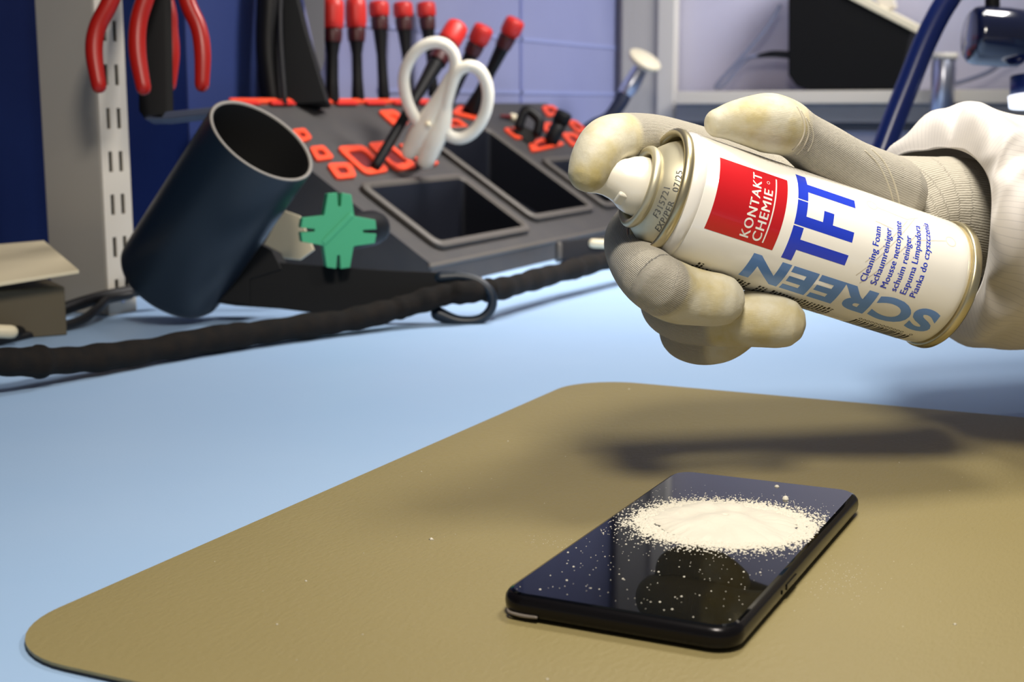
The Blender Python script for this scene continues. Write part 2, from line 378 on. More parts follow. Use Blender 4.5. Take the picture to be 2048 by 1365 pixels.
# ---- printing on the curved wall: flat (c, up) shapes sliced and bent
def bend(bm, name, material, parent, base, h=.06, grid=1.2, mapf=None):
    """bm holds flat geometry: x -> c direction handled by base(x, y) -> (s, c)"""
    xs = [v.co.x for v in bm.verts]; ys = [v.co.y for v in bm.verts]
    cutx = base.cutx
    lo, hi = (min(xs), max(xs)) if cutx else (min(ys), max(ys)); k = lo+grid
    while k < hi:
        g = bm.verts[:]+bm.edges[:]+bm.faces[:]
        bmesh.ops.bisect_plane(bm, geom=g, plane_co=(k, 0, 0) if cutx else (0, k, 0), plane_no=(1, 0, 0) if cutx else (0, 1, 0)); k += grid
    for v in bm.verts:
        s_, c_ = base(v.co.x, v.co.y)
        w = mapf(s_, c_, h) if mapf else cyl(s_, c_, h)
        v.co = (w-C0)*S
    bmesh.ops.triangulate(bm, faces=[f for f in bm.faces if len(f.verts) > 4])
    bm.normal_update()
    me = bpy.data.meshes.new(name); bm.to_mesh(me); bm.free(); me.materials.append(M[material])
    o = bpy.data.objects.new(name, me); COL.objects.link(o); o.parent = parent; return o
class Map:
    def __init__(s, f, cutx): s.f = f; s.cutx = cutx
    def __call__(s, x, y): return s.f(x, y)
def textmesh(txt, bold=0.0, spacing=1.0, shear=0):
    cu = bpy.data.curves.new('t', 'FONT'); cu.body = txt; cu.size = 1; cu.offset = bold; cu.space_character = spacing; cu.resolution_u = 5; cu.fill_mode = 'FRONT'; cu.shear = shear
    ob = bpy.data.objects.new('t', cu); COL.objects.link(ob)
    dg = bpy.context.evaluated_depsgraph_get(); me = bpy.data.meshes.new_from_object(ob.evaluated_get(dg))
    bm = bmesh.new(); bm.from_mesh(me); bpy.data.objects.remove(ob); bpy.data.curves.remove(cu); bpy.data.meshes.remove(me)
    bmesh.ops.remove_doubles(bm, verts=bm.verts, dist=1e-5)
    return bm
CAPH = {}
def fit_text(txt, w, caph, bold=0.0, spacing=1.0):
    """scale so text spans w wide (x from 0) and its capitals are caph tall (baseline 0)"""
    sh = 0
    if bold < 0: sh, bold = -bold, 0          # thicken by overlaid shifted copies
    ref = textmesh('H', bold); h0 = min(v.co.y for v in ref.verts); h1 = max(v.co.y for v in ref.verts); ref.free()
    bm = textmesh(txt, bold, spacing)
    if sh:
        base_ = bmesh.ops.duplicate(bm, geom=bm.verts[:]+bm.edges[:]+bm.faces[:])
        for v in [g for g in base_['geom'] if isinstance(g, bmesh.types.BMVert)]: v.co.x += sh; v.co.y += sh*.5
        for v in [v for v in bm.verts if v.is_valid][:len(bm.verts)//2]: v.co.x -= sh; v.co.y -= sh*.5
    x0 = min(v.co.x for v in bm.verts); x1 = max(v.co.x for v in bm.verts)
    for v in bm.verts: v.co.x = (v.co.x-x0)/(x1-x0)*w; v.co.y = (v.co.y-h0)/(h1-h0)*caph; v.co.z = 0
    return bm
def round_text(txt, s_base, c0, c1, caph, material, name, bold=0, h=.08, spacing=1.0, mapf=None, parent=None):
    bm = fit_text(txt, c1-c0, caph, bold, spacing)
    return bend(bm, name, material, parent or body, Map(lambda x, y: (s_base-y, c0+x), True), h, .8, mapf)
def rects(rs, name, material, h=.05, parent=None, mapf=None):
    """rects (s0, s1, c0, c1)"""
    bm = bmesh.new()
    for s0, s1, c0, c1 in rs:
        f = [bm.verts.new(p) for p in ((c0, -s0, 0), (c1, -s0, 0), (c1, -s1, 0), (c0, -s1, 0))]; bm.faces.new(f[::-1])
    return bend(bm, name, material, parent or body, Map(lambda x, y: (-y, x), True), h, 1.0, mapf)
sq = rects([(5.0, 34.0, -10.8, 18.8)], 'logo_square', 'lred', .04)
round_text('KONTAKT', 22.7, -9.2, 17.0, 3.6, 'lwhite', 'logo_lettering', -.022, .09, 1.12, parent=sq)
round_text('CHEMIE', 27.7, -9.3, 11.2, 3.6, 'lwhite', 'logo_lettering', -.022, .09, 1.12, parent=sq)
rects([(28.75, 29.3, -9.2, 17.1)], 'logo_underline', 'lwhite', .09, parent=sq)
def circle_ring(s0, c0, r, w, n=28):
    bm = bmesh.new(); o = [bm.verts.new((c0+math.cos(6.2832*k/n)*r, -s0+math.sin(6.2832*k/n)*r, 0)) for k in range(n)]
    i_ = [bm.verts.new((c0+math.cos(6.2832*k/n)*(r-w), -s0+math.sin(6.2832*k/n)*(r-w), 0)) for k in range(n)]
    for k in range(n): j = (k+1) % n; bm.faces.new((o[k], o[j], i_[j], i_[k]))
    return bm
bend(circle_ring(25.6, 14.2, .65, .14), 'registered_mark', 'lwhite', sq, Map(lambda x, y: (-y, x), True), .09, 2)
rects([(38.6, 43.0, -12.3, .9), (43.0, 64.3, -7.7, -3.6),
       (38.6, 64.1, 1.4, 5.5), (38.6, 43.0, 5.5, 11.4), (50.2, 54.6, 5.5, 10.2),
       (38.6, 43.0, 11.9, 24.9), (43.0, 64.0, 16.2, 20.3)], 'product_lettering', 'lblue', .05)
# SCREEN runs along the can, letter tops toward -c
bm = fit_text('SCREEN', 84.5, 12.4, .045, 1.06)
bend(bm, 'product_lettering', 'lsky', body, Map(lambda x, y: (112.4-x, -14.0-y), False), .05, .8)
for txt, sb, c1 in (('Cleaning Foam', 75.4, 11.3), ('Schaumreiniger', 80.1, 12.2), ('Mousse nettoyante', 84.7, 17.1), ('schuim reiniger', 89.2, 11.7), ('Espuma Limpiadora', 93.6, 18.3), ('Pianka do czyszczenia', 98.0, 21.6)):
    round_text(txt, sb, -11.3, c1, 2.7, 'lblue', 'description_lettering', -.020, .09, 1.04)
# pale circuit drawing
def thin(segs, name, w=.4):
    bm = bmesh.new()
    for (s0, c0), (s1, c1) in segs:
        a = Vector((c0, -s0, 0)); b = Vector((c1, -s1, 0)); n_ = (b-a).normalized().cross(Vector((0, 0, 1)))*w/2
        f = [bm.verts.new(p) for p in (a+n_, b+n_, b-n_, a-n_)]; bm.faces.new(f)
    return bend(bm, name, 'lpale', body, Map(lambda x, y: (-y, x), True), .03, 1.2)
thin([((74.5, 21), (88, 19.8)), ((88, 19.8), (94, 23.5)), ((73, 13.4), (81, 12.4)), ((70.5, -10), (92, 22)), ((73.5, -12.5), (97, 21)), ((92, 11), (105.4, 15.2)), ((72.0, -4), (88.0, 19.0))], 'circuit_lines')
for s_, c_ in ((72.3, 21.4), (107.8, 15.8)): bend(circle_ring(s_, c_, 2.4, .38), 'circuit_circle', 'lpale', body, Map(lambda x, y: (-y, x), True), .03, 1.5)
# small black print and barcode on the lower side
rr = []
for s_ in np.arange(9.5, 73, 1.55):
    if 35.5 < s_ < 38 or 43 < s_ < 45: continue
    c_ = -29.0-rng.uniform(0, 1.2)
    if 10.5 < s_ < 14: c_ = -26.5
    while c_ > -58:
        l = rng.uniform(.5, 2.6); rr.append((s_, s_+rng.uniform(.7, 1.0), c_-l, c_)); c_ -= l+rng.uniform(.25, .7)
rects(rr, 'fine_print', 'lblack', .04)
rr = []; s_ = 84.0
while s_ < 108.5:
    w = rng.choice([.35, .6, .95]); rr.append((s_, s_+w, -46, -31.6)); s_ += w+rng.choice([.35, .6, .8])
bc = rects(rr, 'barcode', 'lblack', .05)
for k in range(13):
    s_ = 85.2+k*1.75+(2.6 if k == 12 else 0); bend(circle_ring(s_, -30.2, .72, .26, 12), 'barcode_digit', 'lblack', bc, Map(lambda x, y: (-y, x), True), .05, 3)
rr = []
for s_ in np.arange(24, 68, 1.7):
    c_ = 28.5+rng.uniform(0, 1)
    while c_ < 42: l = rng.uniform(.6, 2.4); rr.append((s_, s_+.5, c_, c_+l)); c_ += l+.5
rects(rr, 'pale_fine_print', 'lpale', .04)
# batch print on the dome (cone)
def domemap(s_, c_, h):
    hh = -s_; pr = domep
    for (r0, h0), (r1, h1) in zip(pr, pr[1:]):
        if h0 <= hh <= h1: t = (hh-h0)/(h1-h0); r = r0+(r1-r0)*t; break
    else: r = pr[-1][0] if hh > pr[-1][1] else pr[0][0]
    a = c_/20.0; return C0+AX*s_+(E1*math.cos(a)+E2*math.sin(a))*(r+.12)
dome = [o for o in can.children if o.name.startswith('dome')][0]
round_text('F315721', -10.4, -13.0, 0.5, 1.9, 'ink', 'batch_print', -.012, mapf=domemap, parent=dome, spacing=1.1)
round_text('EXP/PER   07/25', -7.7, -17.5, 8.0, 1.9, 'ink', 'batch_print', -.012, mapf=domemap, parent=dome, spacing=1.1)

# ================================================================== GLOVED HAND AND SLEEVE
def axdist(p): v = p-C0; return (v-AX*v.dot(AX)).length
def hold(px, py, rpx, side, gap=-.4):
    """point on the ray whose distance to the can axis lets a finger of rpx touch the wall; side -1 near, +1 far"""
    # closest depth
    ds = [480+i*.5 for i in range(340)]; dd = [axdist(P(px, py, d)) for d in ds]; i0 = dd.index(min(dd))
    d = ds[i0]
    while True:
        r = rpx*d/FPX
        if axdist(P(px, py, d)) >= CR+r+gap or abs(d-ds[i0]) > 90: break
        d += side*.5
    return P(px, py, d), rpx*d/FPX
BONES = []
def chain(pts, coat):
    """pts: (point, radius mm). coat = length from the fingertip with a smooth coating"""
    BONES.append((pts, coat)); return pts
def pr(px, py, d, rpx): return (P(px, py, d), rpx*d/FPX)
hand = MB()
def finger(pts, sub=6, flat=None): hand.tube([p for p, r in pts], [r for p, r in pts], 24, sub=sub, flat=flat)
index = chain([pr(1177, 343, 533, 43), pr(1190, 312, 535, 47), pr(1212, 284, 541, 50), pr(1245, 273, 549, 47), pr(1300, 275, 566, 47), pr(1350, 287, 580, 48), pr(1420, 310, 594, 50), pr(1520, 350, 604, 54), pr(1620, 380, 606, 58)], 30)
m0, m1, m2, m3 = hold(1437, 600, 54, -1), hold(1400, 596, 57, -1), hold(1350, 585, 62, -1), hold(1300, 556, 60, -1)
middle = chain([m0, m1, m2, m3, pr(1268, 512, 572, 55), pr(1268, 468, 590, 55), pr(1330, 420, 602, 55), pr(1460, 400, 608, 60), pr(1600, 405, 608, 62)], 27)
r0 = hold(1560, 645, 53, -1); r1 = hold(1500, 638, 57, -1)
ring = chain([r0, r1, pr(1430, 640, dep(r1[0])+6, 54), pr(1365, 632, dep(r1[0])+14, 53), pr(1330, 608, 580, 50), pr(1340, 550, 604, 50), pr(1420, 490, 612, 54), pr(1600, 440, 612, 60)], 27)
pinky = chain([pr(1475, 668, 572, 40), pr(1440, 682, 575, 45), pr(1395, 684, 579, 46), pr(1362, 664, 585, 44), pr(1380, 600, 604, 44), pr(1450, 545, 612, 48), pr(1600, 475, 612, 56)], 14)
thumb = chain([pr(1438, 246, 541, 31), pr(1465, 243, 542, 41), pr(1500, 243, 543, 52), pr(1535, 246, 545, 60), pr(1570, 255, 549, 57), pr(1598, 272, 554, 52), pr(1640, 302, 562, 58), pr(1700, 345, 575, 66), pr(1780, 385, 592, 74)], 31)
for c_, fl in ((index, None), (middle, None), (ring, None), (pinky, None), (thumb, None)): finger(c_, flat=fl)
vv = UP
finger([pr(1520, 350, 606, 55), pr(1680, 372, 612, 66), pr(1790, 385, 614, 74), pr(1880, 405, 616, 92), pr(1960, 430, 622, 104)])
finger([pr(1540, 415, 612, 62), pr(1700, 405, 614, 74), pr(1800, 410, 616, 88), pr(1880, 430, 618, 104), pr(1990, 450, 626, 108)])
wrist = chain([pr(1560, 470, 612, 62), pr(1700, 450, 612, 76), pr(1820, 440, 614, 92), pr(1880, 425, 618, 112), pr(1960, 440, 624, 112), pr(2080, 462, 632, 108)], 0)
finger(wrist)
def make_glove():
    tmp = hand.build('tmp', 'foam', fix=False)
    rm = tmp.modifiers.new('r', 'REMESH'); rm.mode = 'VOXEL'; rm.voxel_size = 0.00085; rm.use_smooth_shade = True
    sm = tmp.modifiers.new('s', 'SMOOTH'); sm.iterations = 7; sm.factor = .6
    dg = bpy.context.evaluated_depsgraph_get(); me = bpy.data.meshes.new_from_object(tmp.evaluated_get(dg))
    bpy.data.objects.remove(tmp); me.name = 'glove'; me.materials.clear()
    n = len(me.vertices); co = np.empty(n*3); me.vertices.foreach_get('co', co); co = co.reshape(-1, 3)/S
    best = np.full(n, 1e9); rad = np.zeros((n, 3)); coat = np.zeros(n); knit = np.zeros(n)
    for pts, cl in BONES:
        cs, rs = spline([p for p, r in pts], [r for p, r in pts], 5)
        cs = np.array([c[:] for c in cs]); rs = np.array(rs); L = np.concatenate([[0], np.cumsum(np.linalg.norm(np.diff(cs, axis=0), axis=1))])
        N = np.array(E1[:]); 
        for i in range(len(cs)-1):
            a, b = cs[i], cs[i+1]; ab = b-a; l2 = ab@ab; T = ab/np.sqrt(l2)
            N = N-T*(N@T); N /= np.linalg.norm(N); B = np.cross(T, N)
            t = np.clip(((co-a)@ab)/l2, 0 if i else -9, 1); tc = np.clip(t, 0, 1)
            d = co-(a+tc[:, None]*ab); dist = np.linalg.norm(d, axis=1)/(rs[i]+(rs[i+1]-rs[i])*tc)
            k = dist < best; best[k] = dist[k]
            ln = L[i]+t*np.sqrt(l2)
            rad[k, 0] = (d@N)[k]; rad[k, 1] = (d@B)[k]; rad[k, 2] = ln[k]
            if cl > 0: coat[k] = np.clip((cl-ln[k])/3.0, 0, 1)
            else: coat[k] = 0; 
            knit[k] = 1.0 if cl > 0 else 1.3
    A = me.attributes.new('rad', 'FLOAT_VECTOR', 'POINT'); A.data.foreach_set('vector', (rad).astype(np.float32).ravel())
    A = me.attributes.new('coat', 'FLOAT', 'POINT'); A.data.foreach_set('value', coat.astype(np.float32))
    A = me.attributes.new('freq', 'FLOAT', 'POINT'); A.data.foreach_set('value', knit.astype(np.float32))
    return me
gm = bpy.data.materials.new('knitted_glove'); gm.use_nodes = True; nt = gm.node_tree; bs = nt.nodes['Principled BSDF']
def nd(t, **k):
    x = nt.nodes.new(t)
    for a, b in k.items(): setattr(x, a, b)
    return x
def lk(a, b): nt.links.new(a, b)
def mth(op, a, b=None, c=None):
    x = nd('ShaderNodeMath', operation=op)
    for i, v in enumerate((a, b, c)):
        if v is None: continue
        if isinstance(v, (int, float)): x.inputs[i].default_value = v
        else: lk(v, x.inputs[i])
    return x.outputs[0]
ar = nd('ShaderNodeAttribute', attribute_name='rad'); ac = nd('ShaderNodeAttribute', attribute_name='coat'); af = nd('ShaderNodeAttribute', attribute_name='freq')
sx = nd('ShaderNodeSeparateXYZ'); lk(ar.outputs['Vector'], sx.inputs[0])
ang = mth('ARCTAN2', sx.outputs[1], sx.outputs[0])
wv = mth('SINE', mth('MULTIPLY', ang, mth('MULTIPLY', af.outputs['Fac'], 104.0)))
wl = mth('SINE', mth('MULTIPLY', sx.outputs[2], 8.0))
kn = mth('ADD', mth('MULTIPLY', wv, 1.0), mth('MULTIPLY', wl, 0.35))
inv = mth('SUBTRACT', 1.0, ac.outputs['Fac'])
hgt = mth('MULTIPLY', kn, mth('ADD', mth('MULTIPLY', inv, .5), .05))
tc = nd('ShaderNodeTexCoord'); nz1 = nd('ShaderNodeTexNoise'); nz1.inputs['Scale'].default_value = 900; nz1.inputs['Detail'].default_value = 3; lk(tc.outputs['Object'], nz1.inputs['Vector'])
nz2 = nd('ShaderNodeTexNoise'); nz2.inputs['Scale'].default_value = 75; nz2.inputs['Detail'].default_value = 4; lk(tc.outputs['Object'], nz2.inputs['Vector'])
nz3 = nd('ShaderNodeTexNoise'); nz3.inputs['Scale'].default_value = 150; nz3.inputs['Detail'].default_value = 2; lk(tc.outputs['Object'], nz3.inputs['Vector'])
h2 = mth('ADD', hgt, mth('ADD', mth('MULTIPLY', nz1.outputs['Fac'], mth('MULTIPLY_ADD', inv, 1.6, .5)), mth('MULTIPLY', nz3.outputs['Fac'], 3.0)))
bp = nd('ShaderNodeBump'); bp.inputs['Distance'].default_value = .00016; bp.inputs['Strength'].default_value = 1; lk(h2, bp.inputs['Height']); lk(bp.outputs['Normal'], bs.inputs['Normal'])
def mix(fac, c1, c2):
    x = nd('ShaderNodeMix', data_type='RGBA')
    if isinstance(fac, (int, float)): x.inputs[0].default_value = fac
    else: lk(fac, x.inputs[0])
    for s_, v in ((6, c1), (7, c2)):
        if isinstance(v, tuple): x.inputs[s_].default_value = v
        else: lk(v, x.inputs[s_])
    return x.outputs[2]
knc = mix(mth('MULTIPLY_ADD', wv, .5, .5), lin((152, 146, 132)), lin((184, 178, 164)))
stain = mth('MULTIPLY', mth('GREATER_THAN', 1, 0), mth('MULTIPLY_ADD', nz2.outputs['Fac'], 3.2, -1.35)); cl_ = nd('ShaderNodeClamp'); lk(stain, cl_.inputs[0])
coc = mix(cl_.outputs[0], lin((202, 196, 174)), lin((184, 168, 112)))
lk(mix(ac.outputs['Fac'], knc, coc), bs.inputs['Base Color'])
bs.inputs['Roughness'].default_value = .62; lk(mth('MULTIPLY_ADD', ac.outputs['Fac'], -.22, .78), bs.inputs['Roughness'])
bs.inputs['Sheen Weight'].default_value = .15
wrist_pt = P(1880, 425, 618)
person = thing('person', 'right hand in a cream knitted work glove and white coat sleeve gripping the spray can', 'person', tuple(wrist_pt))
gme = make_glove(); gme.transform(Matrix.Translation(-wrist_pt*S)); gme.materials.append(gm)
glove = bpy.data.objects.new('glove', gme); COL.objects.link(glove); glove.parent = person; glove['_o'] = tuple(wrist_pt)
# stitched seams and wrinkles lying on the glove surface
from mathutils.bvhtree import BVHTree
bvh = BVHTree.FromPolygons([v.co[:] for v in gme.vertices], [p.vertices[:] for p in gme.polygons])
def on_glove(px, py):
    o_ = (CAM-wrist_pt)*S; h = bvh.ray_cast(o_, ray(px, py).normalized())
    return (h[0]/S+wrist_pt) if h[0] is not None else None
for pts, rr_ in (([(1743, 299), (1766, 322), (1784, 355), (1796, 392), (1800, 428)], .42), ([(1730, 302), (1754, 326), (1772, 358), (1784, 392), (1789, 422)], .34),
                 ([(1594, 214), (1606, 238), (1609, 262), (1601, 284), (1586, 300)], .45), ([(1602, 222), (1614, 246), (1617, 268), (1609, 290), (1594, 308)], .38), ([(1612, 236), (1624, 258), (1626, 280), (1616, 302)], .3)):
    w_ = [on_glove(*p) for p in pts]; w_ = [p for p in w_ if p is not None]
    if len(w_) > 2: MB().tube(w_, rr_, 8, sub=8).build('seam', gm2 if False else mat('glove_thread', (196, 188, 168), .85), glove)

# sleeve of the lab coat
sm_ = mat('white_coat_cloth', (236, 230, 222), 0.85, sheen=.2); nt = sm_.node_tree; bs = nt.nodes['Principled BSDF']
uvn = nd('ShaderNodeUVMap'); sx = nd('ShaderNodeSeparateXYZ'); lk(uvn.outputs[0], sx.inputs[0])
g1 = mth('GREATER_THAN', mth('FRACT', mth('MULTIPLY', sx.outputs[0], 110.0)), .86); g2 = mth('GREATER_THAN', mth('FRACT', mth('MULTIPLY', sx.outputs[1], 190.0)), .84)
lk(mix(mth('MULTIPLY', mth('MAXIMUM', g1, g2), .45), lin((216, 210, 204)), lin((180, 175, 174))), bs.inputs['Base Color'])
def sleeve():
    keys = [[(1985, 425, 572), (1974, 345, 580), (1928, 303, 600), (1862, 300, 628), (1782, 335, 655), (1800, 520, 668), (1884, 648, 640), (1962, 575, 592)],
            [(1996, 425, 560), (1992, 318, 566), (1946, 238, 592), (1868, 246, 628), (1768, 330, 665), (1790, 560, 684), (1896, 672, 646), (1972, 618, 588)],
            [(2016, 425, 553), (2012, 300, 560), (1966, 210, 594), (1888, 221, 638), (1800, 320, 690), (1810, 570, 702), (1925, 682, 652), (1996, 636, 584)],
            [(2046, 430, 550), (2036, 302, 558), (2004, 232, 594), (1930, 222, 646), (1850, 320, 700), (1860, 570, 712), (1965, 680, 656), (2026, 640, 582)],
            [(2090, 436, 552), (2080, 312, 562), (2046, 246, 600), (1980, 238, 654), (1910, 330, 706), (1920, 575, 716), (2010, 690, 662), (2066, 648, 584)],
            [(2200, 450, 560), (2190, 325, 570), (2150, 258, 612), (2090, 252, 664), (2030, 345, 716), (2040, 590, 726), (2120, 705, 676), (2180, 662, 594)],
            [(2460, 500, 590), (2450, 385, 600), (2410, 300, 640), (2350, 300, 690), (2290, 390, 744), (2300, 640, 756), (2380, 755, 706), (2440, 712, 624)],
            [(3060, 440, 680), (3050, 310, 690), (3010, 220, 740), (2940, 220, 800), (2870, 310, 850), (2880, 530, 860), (2970, 640, 810), (3040, 600, 720)]]
    nv = 128; rings = []
    for kr in keys:
        cs_, _ = spline([P(*p) for p in kr], [1]*8, nv//8, True); rings.append(cs_)
    cols = [spline([r[k] for r in rings], [1]*len(rings), 8)[0] for k in range(nv)]; nu = len(cols[0])
    cen = [sum((cols[k][i] for k in range(nv)), Vector())/nv for i in range(nu)]
    mb = MB(); vs = []; uv = []
    for i in range(nu):
        for k in range(nv):
            t = 2*math.pi*k/nv; u = i/(nu-1); p = cols[k][i]; d = (p-cen[i]).normalized()
            am = min(1, i/6)
            w = 1.5*math.sin(5*t+6*u)+1.1*math.sin(9*t-13*u+1)+.8*math.sin(17*t+9*u)*math.exp(-3*u)
            w += 5.5*math.exp(-((t-.62-1.0*u)/.13)**2)*math.exp(-((u-.28)/.28)**2)-5*math.exp(-((t-.92-.6*u)/.14)**2)*math.exp(-((u-.25)/.22)**2)-4.5*math.exp(-((t-.30-.9*u)/.13)**2)*math.exp(-((u-.3)/.3)**2)
            w += -4*math.exp(-((t-1.95)/.10)**2)*math.exp(-((u-.12)/.25)**2)+3*math.exp(-((t-6.0)/.16)**2)*math.exp(-((u-.3)/.3)**2)-3.5*math.exp(-((t-5.7)/.12)**2)*math.exp(-((u-.3)/.25)**2)
            vs.append(p+d*w*am); uv.append((k/nv, u))
    fs = []
    for i in range(nu-1):
        for k in range(nv): j = (k+1) % nv; fs.append((i*nv+k, i*nv+j, (i+1)*nv+j, (i+1)*nv+k))
    mb.add(vs, fs, True); o = mb.build('coat_sleeve', sm_, person)
    me = o.data; ul = me.uv_layers.new(name='UVMap')
    for p_ in me.polygons:
        ks = [uv[me.loops[l].vertex_index] for l in p_.loop_indices]; wrap = max(k[0] for k in ks)-min(k[0] for k in ks) > .5
        for l, k in zip(p_.loop_indices, ks): ul.data[l].uv = (k[0]+(1 if wrap and k[0] < .5 else 0), k[1])
    sd_ = o.modifiers.new('thick', 'SOLIDIFY'); sd_.thickness = .0011; sd_.offset = 0
    return o
sleeve()

# ================================================================== TOOL BLOCK
O = Vector((-400, 675, 18.8)); EV = Vector((-.8394, 0, .5435)); EN = Vector((.5435, 0, .8394)); LB = 688.0; VL = 249.0
def SL(y, v, h=0.0): return O+Vector((0, y, 0))+EV*v+EN*h
def onSL(px, py, h=0.0):
    r = ray(px, py); o = O+EN*h; t = ((o-CAM).dot(EN))/r.dot(EN); w = CAM+r*t; return w
blk = thing('tool_block', 'long dark grey sloping bench tool organiser with orange inserts against the wall', 'tool organiser', (-500, 1010, TZ))
bins = [(36, 218, 19, 108), (255, 409, 33, 189), (446, 604, 33, 122)]
ys = sorted({0, LB, *[b[0] for b in bins], *[b[1] for b in bins]}); vs_ = sorted({0, VL, *[b[2] for b in bins], *[b[3] for b in bins]})
bb = MB()
for y0, y1 in zip(ys, ys[1:]):
    for v0, v1 in zip(vs_, vs_[1:]):
        if any(b[0] <= y0 and y1 <= b[1] and b[2] <= v0 and v1 <= b[3] for b in bins): continue
        bb.add([SL(y0, v0), SL(y1, v0), SL(y1, v1), SL(y0, v1)], [(0, 1, 2, 3)])
A, B_ = SL(0, 0), SL(0, VL)
for y in (0, LB):
    d = Vector((0, y, 0)); bb.add([A+d, B_+d, Vector((B_.x, B_.y, TZ+.3))+d, Vector((A.x, A.y, TZ+.3))+d], [(0, 1, 2, 3)])
L_ = Vector((0, LB, 0)); af_ = Vector((A.x, A.y, TZ+.3)); bf_ = Vector((B_.x, B_.y, TZ+.3))
bb.add([A, A+L_, af_+L_, af_], [(0, 1, 2, 3)]); bb.add([B_, B_+L_, bf_+L_, bf_], [(0, 1, 2, 3)])
bb.build('body', 'block', blk)
MB().tube([SL(0, 0, -2), SL(LB, 0, -2)], 2.6, 10, cap=True).build('front_edge', 'binrim', blk)
for y0, y1, v0, v1 in bins:
    cy, cv = (y0+y1)/2, (v0+v1)/2
    def lp(w_, h_, r_, hh, dv=0): return [SL(cy+x, cv+y+dv, hh) for x, y in rrect(w_, h_, r_, 5)]
    w_, h_ = y1-y0, v1-v0
    loops = [lp(w_+10, h_+10, 12, 1.5), lp(w_+10, h_+10, 12, 5.0), lp(w_+6, h_+6, 10, 6.5), lp(w_-2, h_-2, 8, 6.5), lp(w_-6, h_-6, 7, 4.0)]
    n = len(loops[0])
    def loft(ls, cap_last=False, cap_first=False):
        m_ = MB(); vs = [p for l in ls for p in l]; fs = []
        for i in range(len(ls)-1):
            for k in range(n): j = (k+1) % n; fs.append((i*n+k, i*n+j, (i+1)*n+j, (i+1)*n+k))
        if cap_last: fs.append(tuple(range((len(ls)-1)*n, len(ls)*n)))
        return m_.add(vs, fs, True)
    dpt = min(60, 60)
    # bin walls go straight down in the world, floor level
    top = lp(w_-6, h_-6, 7, 4.0); zmin = max(TZ+4, min(p.z for p in top)-12)
    fl = [Vector((p.x, p.y, max(TZ+3, p.z-58 if p.z-58 > TZ+3 else TZ+3))) for p in top]
    b_o = loft(loops).build('bin_rim', 'binrim', blk, auto=40)
    loft([top, fl], cap_last=True).build('bin', 'binin', blk, auto=40)
def insert(cy, cv, w_, h_, r_=4, t_=5, hh=3.0, inner='darkred', skew=0):
    def lp(w1, h1, r1, h0): return [SL(cy+x+skew*y, cv+y, h0) for x, y in rrect(w1, h1, min(r1, w1/2-.1, h1/2-.1), 4)]
    a = lp(w_, h_, r_, .2); b = lp(w_-2*t_, h_-2*t_, max(r_-2, 1), .2)
    o = MB().ring(a, b, EN*hh).build('tool_slot', 'orange', blk, bevel=.5)
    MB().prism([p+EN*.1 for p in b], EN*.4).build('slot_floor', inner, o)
def slot(quad, k=.62, hh=3.0, inner='darkred', bev=1.6):
    """orange bezel with four corners given where they lie on the slope"""
    q_ = [onSL(560+x/2.968, 180+y/2.968, .2) for x, y in quad]; c = sum(q_, Vector())/4
    def loop(f):
        cs_ = [c+(p-c)*f for p in q_]; out = []
        for i in range(4):
            p0, p1, p2 = cs_[i-1], cs_[i], cs_[(i+1) % 4]
            for t in (0, .33, .67, 1): a_ = p1.lerp(p0, .22*(1-t)); b_ = p1.lerp(p2, .22*t); out.append(a_.lerp(b_, t) if 0 < t < 1 else (a_ if t == 0 else b_))
        return out
    a, b = loop(1), loop(k)
    o = MB().ring(a, b, EN*hh).build('tool_slot', 'orange', blk, bevel=.5)
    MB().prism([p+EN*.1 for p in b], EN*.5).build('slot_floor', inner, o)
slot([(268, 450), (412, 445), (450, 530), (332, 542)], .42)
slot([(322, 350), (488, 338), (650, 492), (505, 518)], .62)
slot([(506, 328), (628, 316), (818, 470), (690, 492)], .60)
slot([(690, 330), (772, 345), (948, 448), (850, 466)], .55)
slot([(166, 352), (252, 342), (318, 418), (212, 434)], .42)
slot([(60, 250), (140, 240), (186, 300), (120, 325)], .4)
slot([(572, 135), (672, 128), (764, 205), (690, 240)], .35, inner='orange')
slot([(1010, 150), (1060, 100), (1170, 110), (1180, 190)], .5); slot([(970, 190), (1050, 180), (1120, 235), (1010, 240)], .5)
slot([(1318, 238), (1392, 230), (1470, 292), (1400, 300)], .5); slot([(1470, 330), (1560, 290), (1700, 330), (1490, 380)], .5)
slot([(1535, 208), (1640, 198), (1690, 250), (1590, 275)], .5); slot([(1545, 106), (1615, 98), (1668, 150), (1585, 166)], .5)
slot([(1690, 185), (1752, 190), (1830, 260), (1760, 262)], .5); slot([(1660, 265), (1740, 262), (1830, 330), (1730, 345)], .5)
st_ = MB().obox((SL(LB*.30, VL+1, 1)), Vector((0, LB*.29, 0)), EV*3.2, EN*2.6).build('orange_back_strip', 'orange', blk, bevel=1)
for k in range(7): MB().obox(SL(24+k*56, VL-4, 3), Vector((0, 19, 0)), EV*3, EN*1.2).build('strip_insert', 'redcap', st_, bevel=.8)
